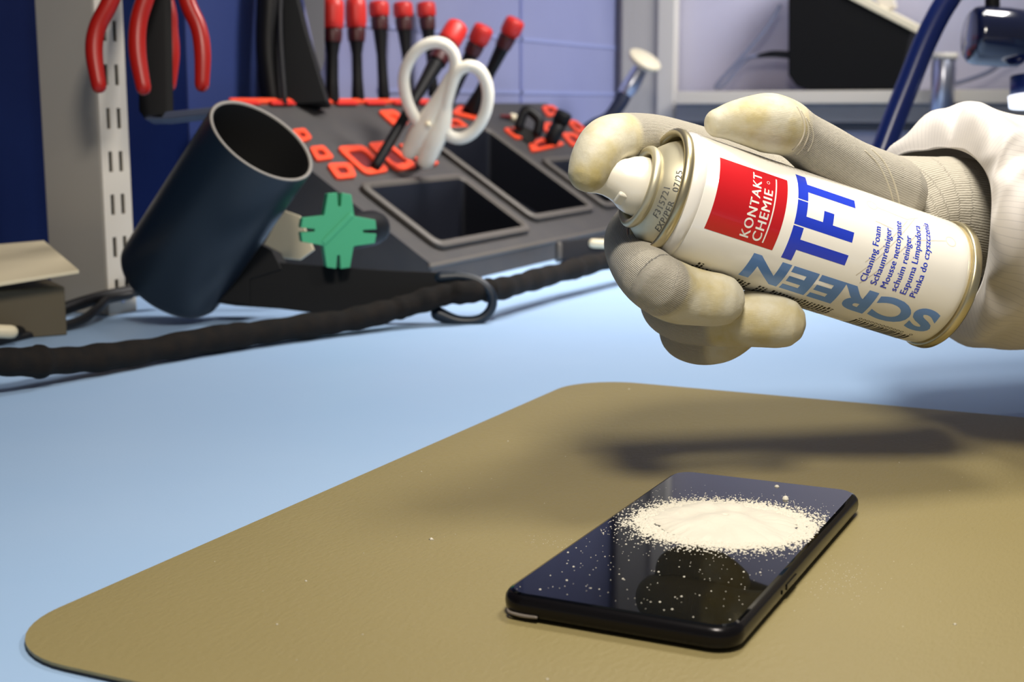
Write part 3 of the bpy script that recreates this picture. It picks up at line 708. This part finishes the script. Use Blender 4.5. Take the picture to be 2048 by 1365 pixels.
# cable clamp block on the front face, right part
# ------------------------------------------------------------------ screwdrivers
def lathe_between(prof, a, b, seg=24):
    """prof: (r, fraction) from a to b"""
    L = (b-a).length; return MB().lathe([(r, f*L) for r, f in prof], a, b-a, seg)
def screwdriver(base, top, capr, capf, label, group, neck=.55, foot=.6, tail=0.0, red_band=True):
    t = thing('screwdriver', label, 'screwdriver', tuple(base), group)
    d = (top-base).normalized(); L = (top-base).length
    lathe_between([(0, 1-capf), (capr*.86, 1-capf), (capr*.93, 1-capf+.01), (capr, 1-capf*.75), (capr, 1-capf*.3), (capr*.93, 1-capf*.08), (capr*.7, 1.0), (0, 1.0)], base, top).build('cap', 'redcap', t)
    lathe_between([(0, tail), (capr*foot*.9, tail), (capr*foot, tail+.03), (capr*neck, tail+.22), (capr*neck*.95, .45), (capr*.7, 1-capf-.13), (capr*.82, 1-capf-.02), (capr*.8, 1-capf), (0, 1-capf)], base, top).build('grip', 'black', t)
    if red_band:
        MB().lathe([(capr*.80, (1-capf-.13)*L), (capr*.87, (1-capf-.03)*L), (capr*.80, (1-capf-.005)*L)], base, d, 24).build('red_band', mat('dark_translucent_red', (60, 10, 12), .4), t)
    MB().lathe([(0, -6), (2.2, -6), (2.2, tail*L+1), (0, tail*L+1)], base, d, 12).build('blade_shaft', 'chrome', t)
    return t
names = ['upright red-capped screwdriver at the left end of the back row', 'second upright screwdriver from the left with a tall red cap', 'middle upright screwdriver of the back row with a short red cap', 'fourth upright screwdriver from the left in the back row', 'rightmost upright screwdriver of the back row behind the scissors']
for i, ((bx, by), (tx, ty), cr, cf, nk, ft) in enumerate((((664, 204), (666, -4), 11.2, .29, .55, .65), ((716, 200), (711, -4), 11.0, .29, .5, .62), ((768, 197), (757, 2), 11.0, .16, .5, .58), ((818, 196), (805, 4), 11.0, .16, .45, .55), ((868, 192), (851, 4), 11.0, .16, .45, .6))):
    b = onSL(bx, by+1); d = dep(b); tp = P(tx, ty, d-12); screwdriver(b, tp, cr, cf, names[i], 'upright screwdrivers in the back row', nk, ft)
for (bx, by), (tx, ty), dd, cf, foot, nm in (((749, 337), (917, 50), 70, .14, .42, 'slim leaning screwdriver crossing in front of the white scissor loop'), ((889, 219), (970, 52), -35, .20, .6, 'short leaning screwdriver between the scissor loops and the rightmost one'), ((941, 224), (1033, 38), -40, .17, .85, 'rightmost leaning screwdriver with red cap and black grip')):
    b = onSL(bx, by, 3); d = dep(b); tp = P(tx, ty, d+dd); screwdriver(b, tp, 11.6, cf, nm, 'leaning screwdrivers behind the scissors', .42 if dd > 0 else .58, foot)
# ------------------------------------------------------------------ scissors
sc = thing('scissors', 'scissors with white plastic handles standing in the tool organiser', 'scissors', tuple(onSL(862, 320)))
def c2(x, y): return 500+x/2.768, y/2.768
def scp(x, y, d=0): px, py = c2(x, y); return P(px, py, 1338-.045*(900-y)+d)
l1 = [(1000, 238), (1070, 243), (1122, 290), (1137, 365), (1112, 450), (1060, 560), (1005, 660), (965, 700), (925, 668), (885, 600), (860, 520), (852, 430), (875, 350), (930, 275)]
l2 = [(1165, 385), (1215, 366), (1268, 388), (1305, 450), (1318, 535), (1298, 635), (1245, 722), (1175, 765), (1105, 752), (1072, 690), (1082, 600), (1108, 500), (1135, 425)]
h1 = MB().tube([scp(*p) for p in l1], 5.6, 14, closed=True, sub=5, flat=(FW, .8))
h1.tube([scp(1112, 430), scp(1060, 555), scp(1000, 660), scp(935, 760), scp(885, 835)], [6, 9.5, 11.5, 11.5, 8.5], 14, flat=(FW, .6))
h1.build('handle', 'whiteplastic', sc)
h2 = MB().tube([scp(*p, -3) for p in l2], 5.8, 14, closed=True, sub=5, flat=(FW, .8))
h2.tube([scp(1085, 560, -3), scp(1060, 680, -3), scp(1010, 790, -3), scp(975, 885, -3)], [6, 9.5, 11, 9], 14, flat=(FW, .6))
h2.build('handle', 'whiteplastic', sc)
lathe_between([(0, 0), (3.0, 0), (3.0, .2), (0, .2)], scp(985, 690, -9), scp(985, 690, -20)).build('pivot_mark', 'cream', sc)
bl = MB(); b0 = scp(905, 850); b1 = scp(960, 890); e_ = onSL(852, 322)
bl.obox((b0+b1)/2*.5+e_*.5+FW*1, (b1-b0)*.32, ((b0+b1)/2-e_)*.5+(b0-e_)*.02, FW*1.5).build('blade', 'chrome', sc)
# ------------------------------------------------------------------ clip and pen on the block
ck = thing('binder_clip', 'black clip standing on the right part of the tool organiser', 'clip', tuple(onSL(1060, 295, 3)))
def c4(x, y): return 960+x/5.12, 150+y/5.12
dcl = dep(onSL(1065, 288, 3))
MB().prism([P(*c4(*p), dcl) for p in ((350, 590), (395, 490), (600, 600), (520, 735))], FW*26).build('clip_body', 'black', ck, bevel=1)
MB().tube([P(*c4(*p), dcl-4) for p in ((400, 520), (440, 400), (480, 360), (560, 410), (610, 480), (590, 590))], 6.0, 10, sub=5).build('clip_arm', 'black', ck)
pn = thing('marker_pen', 'short black pen standing beside the clip in the organiser', 'pen', tuple(onSL(1100, 286, 3)))
a_, b_ = P(*c4(720, 690), dep(onSL(1100, 286, 2))), P(*c4(868, 385), dep(onSL(1100, 286, 2))-14)
lathe_between([(0, 0), (8.6, 0), (9.2, .05), (9.2, .7), (0, .7)], a_, b_).build('barrel', 'black', pn)
lathe_between([(0, .7), (9.9, .7), (10.2, .75), (10.2, .95), (9, 1), (0, 1)], a_, b_).build('cap', 'blackmat', pn)
wt = thing('tool_tip', 'tiny cream tool tip lying on the organiser left of the clip', 'tool', tuple(onSL(1025, 235, 4)))
MB().tube([onSL(1040, 240, 5), onSL(1024, 234, 5)], 4.5, 10, sub=1).build('cream_end', 'cream', wt)
MB().tube([onSL(1024, 234, 5), onSL(1002, 232, 4)], [3, 1.6], 8, sub=1).build('red_tip', 'darkred', wt)
# ------------------------------------------------------------------ clamp + cream rod in front of the block
cl = thing('cable_clip_block', 'small dark block with cream peg beside the organiser near the hand', 'clip', tuple(onZ(1180, 520, TZ)))
dcb = dep(A)+150
MB().prism([P(px, py, dcb) for px, py in ((1112, 482), (1178, 474), (1230, 470), (1230, 512), (1150, 520), (1112, 522))], FW*30).build('clip_body', 'binin', cl, bevel=2)
MB().tube([P(1186, 487, dcb-6), P(1240, 490, dcb-6)], 4.2, 10, sub=1).build('peg', 'cream', cl)
MB().tube([P(1118, 490, dcb-5), P(1118, 515, dcb-5)], 3.0, 10, sub=1).build('clip_edge', 'binrim', cl)

# ================================================================== HOLDER WITH TUBE, ARM, HOOK AND GREEN KNOB
T_ = P(524, 281, 950); rT = 39.2; Bt = P(337, 563, 1018); ax_ = (T_-Bt).normalized()
hd = thing('tube_holder', 'dark tilted tube holder with flat black arm and green knob on the bench', 'holder', (Bt.x, Bt.y, TZ))
Lt = (T_-Bt).length
tb = MB().lathe([(0, 0), (rT-6, 0), (rT-2.0, 1.5), (rT-.4, 4.5), (rT, 8), (rT, Lt-1.2), (rT-.5, Lt-.1)], Bt, ax_, 72).build('tube', 'tube', hd)
MB().lathe([(rT-.6, Lt-.4), (rT-.3, Lt+.2), (rT-1.4, Lt+.6), (rT-2.6, Lt+.3), (rT-2.8, Lt-.8)], Bt, ax_, 72).build('tube_rim', 'tuberim', tb)
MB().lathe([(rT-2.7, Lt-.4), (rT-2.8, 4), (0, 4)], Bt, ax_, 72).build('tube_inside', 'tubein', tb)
DA = 1006
def arm(pts, d=DA): return [P(px, py, d) for px, py in pts]
zb = onZ(700, 628, TZ)
MB().prism(arm([(395, 600), (430, 520), (470, 500), (520, 522), (620, 530), (760, 540), (880, 545), (925, 548), (905, 580), (880, 606), (860, 622), (800, 630), (690, 634), (560, 618), (470, 612)]), FW*7).build('arm_plate', 'blackmat', hd, bevel=.8)
hk = [(880, 556), (920, 554), (956, 563), (982, 588), (982, 618), (958, 640), (915, 642), (876, 628)]
MB().tube([P(px, py, DA+3) for px, py in hk], [5, 4.0, 3.8, 3.6, 3.6, 3.8, 4.2, 5.4], 12, sub=6, flat=(FW, 1.0)).build('hook', 'tube', hd)
bx_ = MB().prism(arm([(425, 600), (505, 478), (545, 500), (565, 540), (500, 560), (500, 612)], DA-1), FW*40).build('bracket', 'blackmat', hd, bevel=1)
MB().prism(arm([(528, 488), (566, 420), (600, 432), (628, 500), (600, 520), (548, 515)], DA+70), FW*4).build('back_plate', 'cream', hd, bevel=.5)
MB().tube([P(706, 462, DA+8), P(745, 456, DA+30)], 13, 20, sub=1).build('knob_shaft', 'blackmat', hd)
# knob: four slotted arms, extruded
def knob():
    c = P(678, 462, DA-22); nx = (RT*.96+FW*.28).normalized(); nn = (-FW*.93+RT*.24-UP*.10); nn = (nn-nx*nn.dot(nx)).normalized(); ny = nn.cross(nx)
    if ny.dot(UP) < 0: ny = -ny
    armp = [(-10.5, -11), (-8.2, -25.5), (-1.6, -26.5), (-.9, -17), (.9, -17), (1.6, -26.5), (8.2, -25.5), (10.5, -11)]
    pts = []
    for k in range(4):
        a = math.radians(90*k)
        for x, y in armp[:-1] if False else armp: pts.append((x*math.cos(a)-y*math.sin(a), x*math.sin(a)+y*math.cos(a)))
    mb = MB(); mb.prism([c+nx*x+ny*y for x, y in pts], -nn*14)
    o = mb.build('knob', 'green', hd, bevel=.8)
    o['label'] = 'mint green cross-shaped knob'
    MB().prism([c+nx*x*.8+ny*y*.8+nn*.2 for x, y in ((-12, -13), (13, 13), (9, 16), (-15, -9))], nn*.9).build('knob_ridge', 'green', o, bevel=.4)
knob()
# ------------------------------------------------------------------ thick braided cable through the hook
def cz(px, py, z): return onZ(px, py, z)
cab = [P(-260, 700, 700), P(-120, 716, 728), P(0, 724, 758), P(120, 722, 792), P(250, 712, 832), P(420, 686, 884), P(600, 656, 934), P(700, 640, 960), P(800, 616, 985), P(880, 592, 1000), P(940, 584, 1006), P(1000, 578, 1030), P(1060, 562, 1075), P(1130, 543, 1130), P(1210, 522, 1190), P(1300, 505, 1260), P(1420, 490, 1340)]
cab = [Vector((p.x, p.y, max(p.z, TZ+9.6))) for p in cab]; r_ = [8.0]*len(cab); mbc = MB(); cs, rs = spline([Vector(p) for p in cab], r_, 14)
rs = [8.0*(1+.05*math.sin(i*.9)+.06*math.sin(i*.37+1)+(.12 if i % 37 in (0, 1) else 0)) for i in range(len(cs))]
mbc.tube(cs, rs, 18, sub=1)
tag(mbc.build('braided_cable', 'sleeving', org=cs[0]), 'thick black braided cable running across the bench through the hook', 'cable')
for pts, rr_, lb in (([P(-60, 700, 900), P(20, 672, 935), P(60, 652, 965), P(130, 618, 1000), P(200, 596, 1030), P(270, 582, 1060), P(330, 578, 1080)], 4.6, 'upper thin black cord looping behind the tilted tube'),
                    ([P(-60, 712, 900), P(20, 682, 935), P(90, 662, 965), P(160, 642, 990), P(195, 618, 1010), P(215, 600, 1030), P(260, 590, 1050)], 3.4, 'lower thin black cord lying in front of the steel upright')):
    mc = MB(); mc.tube(pts, rr_, 12, sub=8); tag(mc.build('power_cord', 'cord', org=pts[0]), lb, 'cord', 'thin black cords at the left')

# ================================================================== SLOTTED UPRIGHT (left)
X1, Y1 = -543.0, 439.0
up_ = thing('slotted_upright', 'cream slotted steel upright standing at the left behind the pliers', 'upright', (X1-40, Y1+15, TZ))
def px_of(p): d = p-CAM; z = d.dot(FW); return 1024+FPX*d.dot(RT)/z, 682.5-FPX*d.dot(UP)/z
gx = onY(97, 500, Y1).x
MB().box((max(gx, LW+4), Y1, TZ+.2), (X1-1.2, Y1+29, 700)).build('box_section', 'steel_grey', up_, bevel=1)
slots = [(y_, z0) for z0 in [174.8+31.6*k for k in range(-6, 9)] for y_ in (Y1+9.5, Y1+20.5)]
# strip face with real openings: grid cells skipped
st = MB(); yc = sorted({Y1, Y1+30, *[c for y_, _ in slots for c in (y_-2.1, y_+2.1)]}); zc = sorted({TZ+.2, 700.0, *[c for _, z0 in slots for c in (z0-7.5, z0+7.5)]})
for y0, y1 in zip(yc, yc[1:]):
    for z0, z1 in zip(zc, zc[1:]):
        if any(abs((y0+y1)/2-y_) < 2.0 and abs((z0+z1)/2-zz) < 7.4 for y_, zz in slots): continue
        st.box((X1-1.0, y0, z0), (X1+.6, y1, z1))
st.build('slotted_face', 'strip', up_)
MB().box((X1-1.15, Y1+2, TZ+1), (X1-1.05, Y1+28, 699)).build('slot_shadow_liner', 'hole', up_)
# screw in the foot
MB().lathe([(0, 0), (2.4, 0), (2.4, 1), (0, 1.4)], (X1+.6, Y1+15, 8), (1, 0, 0), 16).build('screw', 'chrome', up_)
# ------------------------------------------------------------------ beige sheet metal box, far left
bxm = thing('sheet_metal_tray', 'beige sheet metal tray with sloping lid at the left edge of the bench', 'tray', tuple(onZ(60, 690, TZ)))
A1, A2, A3, A4 = P(-140, 500, 1000), P(88, 481, 1030), P(158, 540, 940), P(-140, 588, 900)
MB().prism([A1, A2, A3, A4], Vector((0, 0, -2.5))).build('lid', 'cream', bxm, bevel=.4)
q1, q2, q3, q4 = P(-140, 500, 1000), P(72, 492, 1025), P(128, 548, 955), P(-140, 588, 915)
MB().prism([Vector((p.x, p.y, TZ+.2)) for p in (q1, q2, q3, q4)], Vector((0, 0, min(A1.z, A2.z, A3.z, A4.z)-3-TZ))).build('housing', 'brown', bxm, bevel=1)
MB().tube([P(-30, 662, 905), P(22, 664, 912)], 4.5, 10, sub=1).build('foot_peg', 'cream', bxm)
# ------------------------------------------------------------------ tool rack with pliers
rk = thing('tool_rack', 'black bracket hanging down between the red pliers handles', 'rack', tuple(P(300, -200, 1010)))
MB().prism([P(px, py, 1000) for px, py in ((268, -420), (318, -420), (330, 226), (322, 238), (288, 238), (276, 222))], FW*3+RT*6).build('side_plate', 'blackmat', rk, bevel=1)
MB().prism([P(px, py, 1000) for px, py in ((285, 228), (430, 213), (434, 220), (434, 227), (330, 239), (290, 239))], FW*22).build('bottom_lip', mat('blue_grey_steel', (70, 78, 100), .35), rk, bevel=1)
def pliers(la, lb, da, db, label):
    t = thing('pliers', label, 'pliers', tuple(P(la[0][0], la[0][1], da)), 'red pliers on the rack')
    for pts, d in ((la, da), (lb, db)):
        hdl = MB().tube([P(px, py, d) for px, py in pts], [5.9*k for k in ([.9]+[1.0]*(len(pts)-2)+[.86])], 18, sub=6).build('handle', 'redgrip', t)
    c = (P(la[0][0], la[0][1], da)+P(lb[0][0], lb[0][1], db))/2
    u = UP; s_ = RT
    MB().lathe([(0, -5), (11, -5), (12, -3), (12, 3), (11, 5), (0, 5)], c+u*14, FW, 24).build('pivot', 'chrome', t)
    MB().prism([c+u*18-s_*11-FW*4, c+u*18+s_*11-FW*4, c+u*62+s_*3-FW*4, c+u*62-s_*3-FW*4], FW*8).build('jaws', 'chrome', t, bevel=1.5)
pliers([(262, -100), (222, 0), (195, 55), (188, 105), (198, 172)], [(300, -100), (334, 10), (340, 60), (343, 110), (338, 170)], 955, 1034, 'red-handled pliers hanging furthest left in front of the slotted upright')
pliers([(322, -100), (293, -10), (277, 45), (275, 105), (287, 176)], [(352, -100), (374, 0), (397, 55), (405, 105), (404, 170)], 962, 990, 'red-handled pliers hanging at the right edge of the black rack')
# ------------------------------------------------------------------ large black moulded holder left of the screwdrivers
bh = thing('black_tool_holster', 'tall black wedge-shaped tool holster left of the upright screwdrivers', 'holster', tuple(P(590, 205, 1330)))
MB().prism([P(px, py, 1350) for px, py in ((560, -250), (592, -20), (612, 60), (656, 206), (566, 212))], FW*30).build('wedge', 'blackmat', bh, bevel=2)
MB().tube([P(545, -120, 1335), P(540, 0, 1335), P(536, 100, 1338), P(548, 205, 1342)], [13, 12.5, 11.5, 11], 16, sub=5).build('rib', 'black', bh)
MB().tube([P(563, -120, 1328), P(560, 60, 1328), P(570, 205, 1330)], 2.4, 10, sub=5).build('edge_bead', 'cord', bh)
MB().prism([P(px, py, 1385) for px, py in ((590, -80), (648, -80), (648, 120), (640, 150))], FW*3).build('grey_panel', mat('dim_grey_steel', (104, 104, 110), .5), bh)

# ================================================================== FAR RIGHT BACKGROUND
pcx = onY(1243, 100, 1695).x, onY(1316, 100, 1695).x, onY(1350, 100, 1695).x
fp = thing('far_upright', 'grey and cream upright panel in the far corner behind the glove', 'upright', (pcx[1], 1700, TZ))
MB().box((max(pcx[0], LW+3), 1696, TZ+.2), (pcx[1], 1712, 1200)).build('grey_panel', 'steel_grey', fp, bevel=1)
MB().box((pcx[1]+1, 1690, TZ+.2), (pcx[2], 1712, 1200)).build('cream_strip', 'strip', fp, bevel=1)
sh = thing('shelf', 'cream shelf carrying the black device at the far right', 'shelf', (-200, 1650, 160))
zs = onY(1700, 181, 1640).z; zs2 = onY(1700, 207, 1640).z
MB().box((onY(1352, 190, 1640).x, 1640, zs2), (420, 1708, zs)).build('shelf_board', 'shelf', sh, bevel=1)
MB().box((onY(1352, 190, 1660).x, 1660, onY(1700, 245, 1660).z), (420, 1680, zs2-.5)).build('grey_apron', 'shelfgrey', sh)
MB().box((onY(1352, 190, 1660).x, 1690, onY(1700, 262, 1690).z), (420, 1700, onY(1700, 243, 1690).z)).build('rear_rail', mat('dim_grey_rail', (84, 86, 92), .5), sh)
dv = thing('black_device', 'angular black device housing standing on the cream shelf', 'device', (-300, 1680, zs))
zt = zs+.3
def dvp(pts, y): return [onY(px, py, y) for px, py in pts]
dp = dvp([(1576, -60), (1576, 150), (1592, 172), (1612, 179.5), (1796, 179.5), (1822, 62), (1690, -4), (1676, -60)], 1642)
for p_ in dp: p_.z = max(p_.z, zt)
MB().prism(dp, Vector((0, 54, 0))).build('housing', mat('black_textured_housing', (12, 11, 9), .6, spec=.2), dv, bevel=2)
MB().prism(dvp([(1684, -10), (1700, -20), (1834, 50), (1832, 66)], 1638), Vector((0, 58, 0))).build('cream_edge', 'cream', dv, bevel=1)
MB().prism(dvp([(1700, -60), (1770, -60), (1790, 14), (1770, 20)], 1660), Vector((0, 20, 0))).build('top_panel', 'shelf', dv)
MB().tube([onY(1578, 110, 1650), onY(1545, 108, 1650), onY(1518, 112, 1650)], [5.5, 5.0, 3.0], 12, sub=4).build('plug', 'black', dv)
cd = MB().tube([onY(1560, 12, 1655), onY(1530, 60, 1655), onY(1480, 118, 1655), onY(1432, 172, 1655), onY(1450, 168, 1655), onY(1490, 120, 1655), onY(1518, 112, 1652)], 2.8, 10, sub=8)
tag(cd.build('grey_cable', 'greycord', org=onY(1432, 172, 1655)), 'thin grey cable hanging in a loop left of the black device', 'cable')
# swivel head with cream disc
sw = thing('swivel_lamp', 'small swivel lamp with cream disc head on a black cord stem', 'lamp', tuple(onZ(1170, 420, TZ)))
dS = 1930
hc = P(1288, 122, dS); hn = (RT*.42+UP*.72-FW*.55).normalized()
MB().lathe([(0, 0), (17, 0), (23, 4), (24.5, 9), (22.5, 11), (0, 12)], hc-hn*6, hn, 40).build('disc_head', 'cream', sw)
MB().tube([P(1280, 140, dS+4), P(1262, 170, dS+6), P(1250, 186, dS+8)], [10.5, 12, 10.5], 16, sub=3).build('metal_neck', 'chrome', sw)
MB().tube([P(1252, 182, dS+8), P(1238, 210, dS+8), P(1215, 236, dS+8), P(1185, 250, dS+6), P(1160, 272, dS), P(1150, 320, dS), P(1152, 400, dS), onZ(1155, 430, TZ+8)], [10, 10, 8, 7.5, 7, 7, 7, 7], 14, sub=6).build('stem', mat('dark_blue_stem', (20, 28, 52), .5), sw)
# dark blue bench lamp: arm, head, lit lens
dl = thing('magnifier_lamp', 'dark blue bench lamp with curved arm and cylindrical head, top right', 'lamp', tuple(P(1730, 400, 1150)))
MB().tube([P(1960, -110, 1150), P(1918, -35, 1150), P(1880, 25, 1150), P(1848, 90, 1150), P(1818, 165, 1150), P(1790, 235, 1150), P(1762, 310, 1150), P(1730, 400, 1150), P(1700, 560, 1150)], 9.6, 16, sub=6).build('arm', 'darkblue', dl)
lh = MB().lathe([(0, 0), (19, 0), (22.5, 2.5), (24, 7), (24.2, 30), (23.4, 42), (21, 46), (0, 46)], P(1938, 70, 1160), (RT*.995-UP*.05+FW*.05), 48).build('head', 'lampmetal', dl)
MB().tube([P(1985, 18, 1160), P(1984, -60, 1160)], 6, 12, sub=1).build('head_mount', 'blackmat', dl)
MB().lathe([(0, 0), (15, 0), (15, 18), (0, 18)], P(2058, 196, 1160), UP, 32).build('lens_barrel', 'darkblue', dl)
MB().lathe([(0, 0), (15.5, 0), (16.5, 9), (0, 9)], P(2058, 214, 1160), UP, 32).build('lit_lens', 'lit', dl)
cp = thing('chrome_post', 'short chrome post in front of the cream shelf, right of the curved arm', 'post', tuple(onY(1883, 240, 1560)))
MB().lathe([(0, -60), (15.5, -60), (15.5, 62), (14.5, 64), (0, 64)], P(1884, 215, 1900), (0, 0, 1), 32).build('post_body', 'chrome', cp)
MB().lathe([(0, 64), (17.5, 64), (17.5, 72), (0, 72)], P(1884, 215, 1900), (0, 0, 1), 32).build('post_cap', 'shelf', cp)
cd2 = MB().tube([onY(1900, 170, 1655), onY(1935, 160, 1655), onY(1975, 145, 1655), onY(2010, 122, 1655), onY(2060, 95, 1655)], 3.2, 10, sub=6)
tag(cd2.build('grey_cable', 'greycord', org=onY(1900, 170, 1655)), 'thin grey cable rising to the right below the lamp head', 'cable')
for o in bpy.data.objects:
    if '_o' in o: del o['_o']
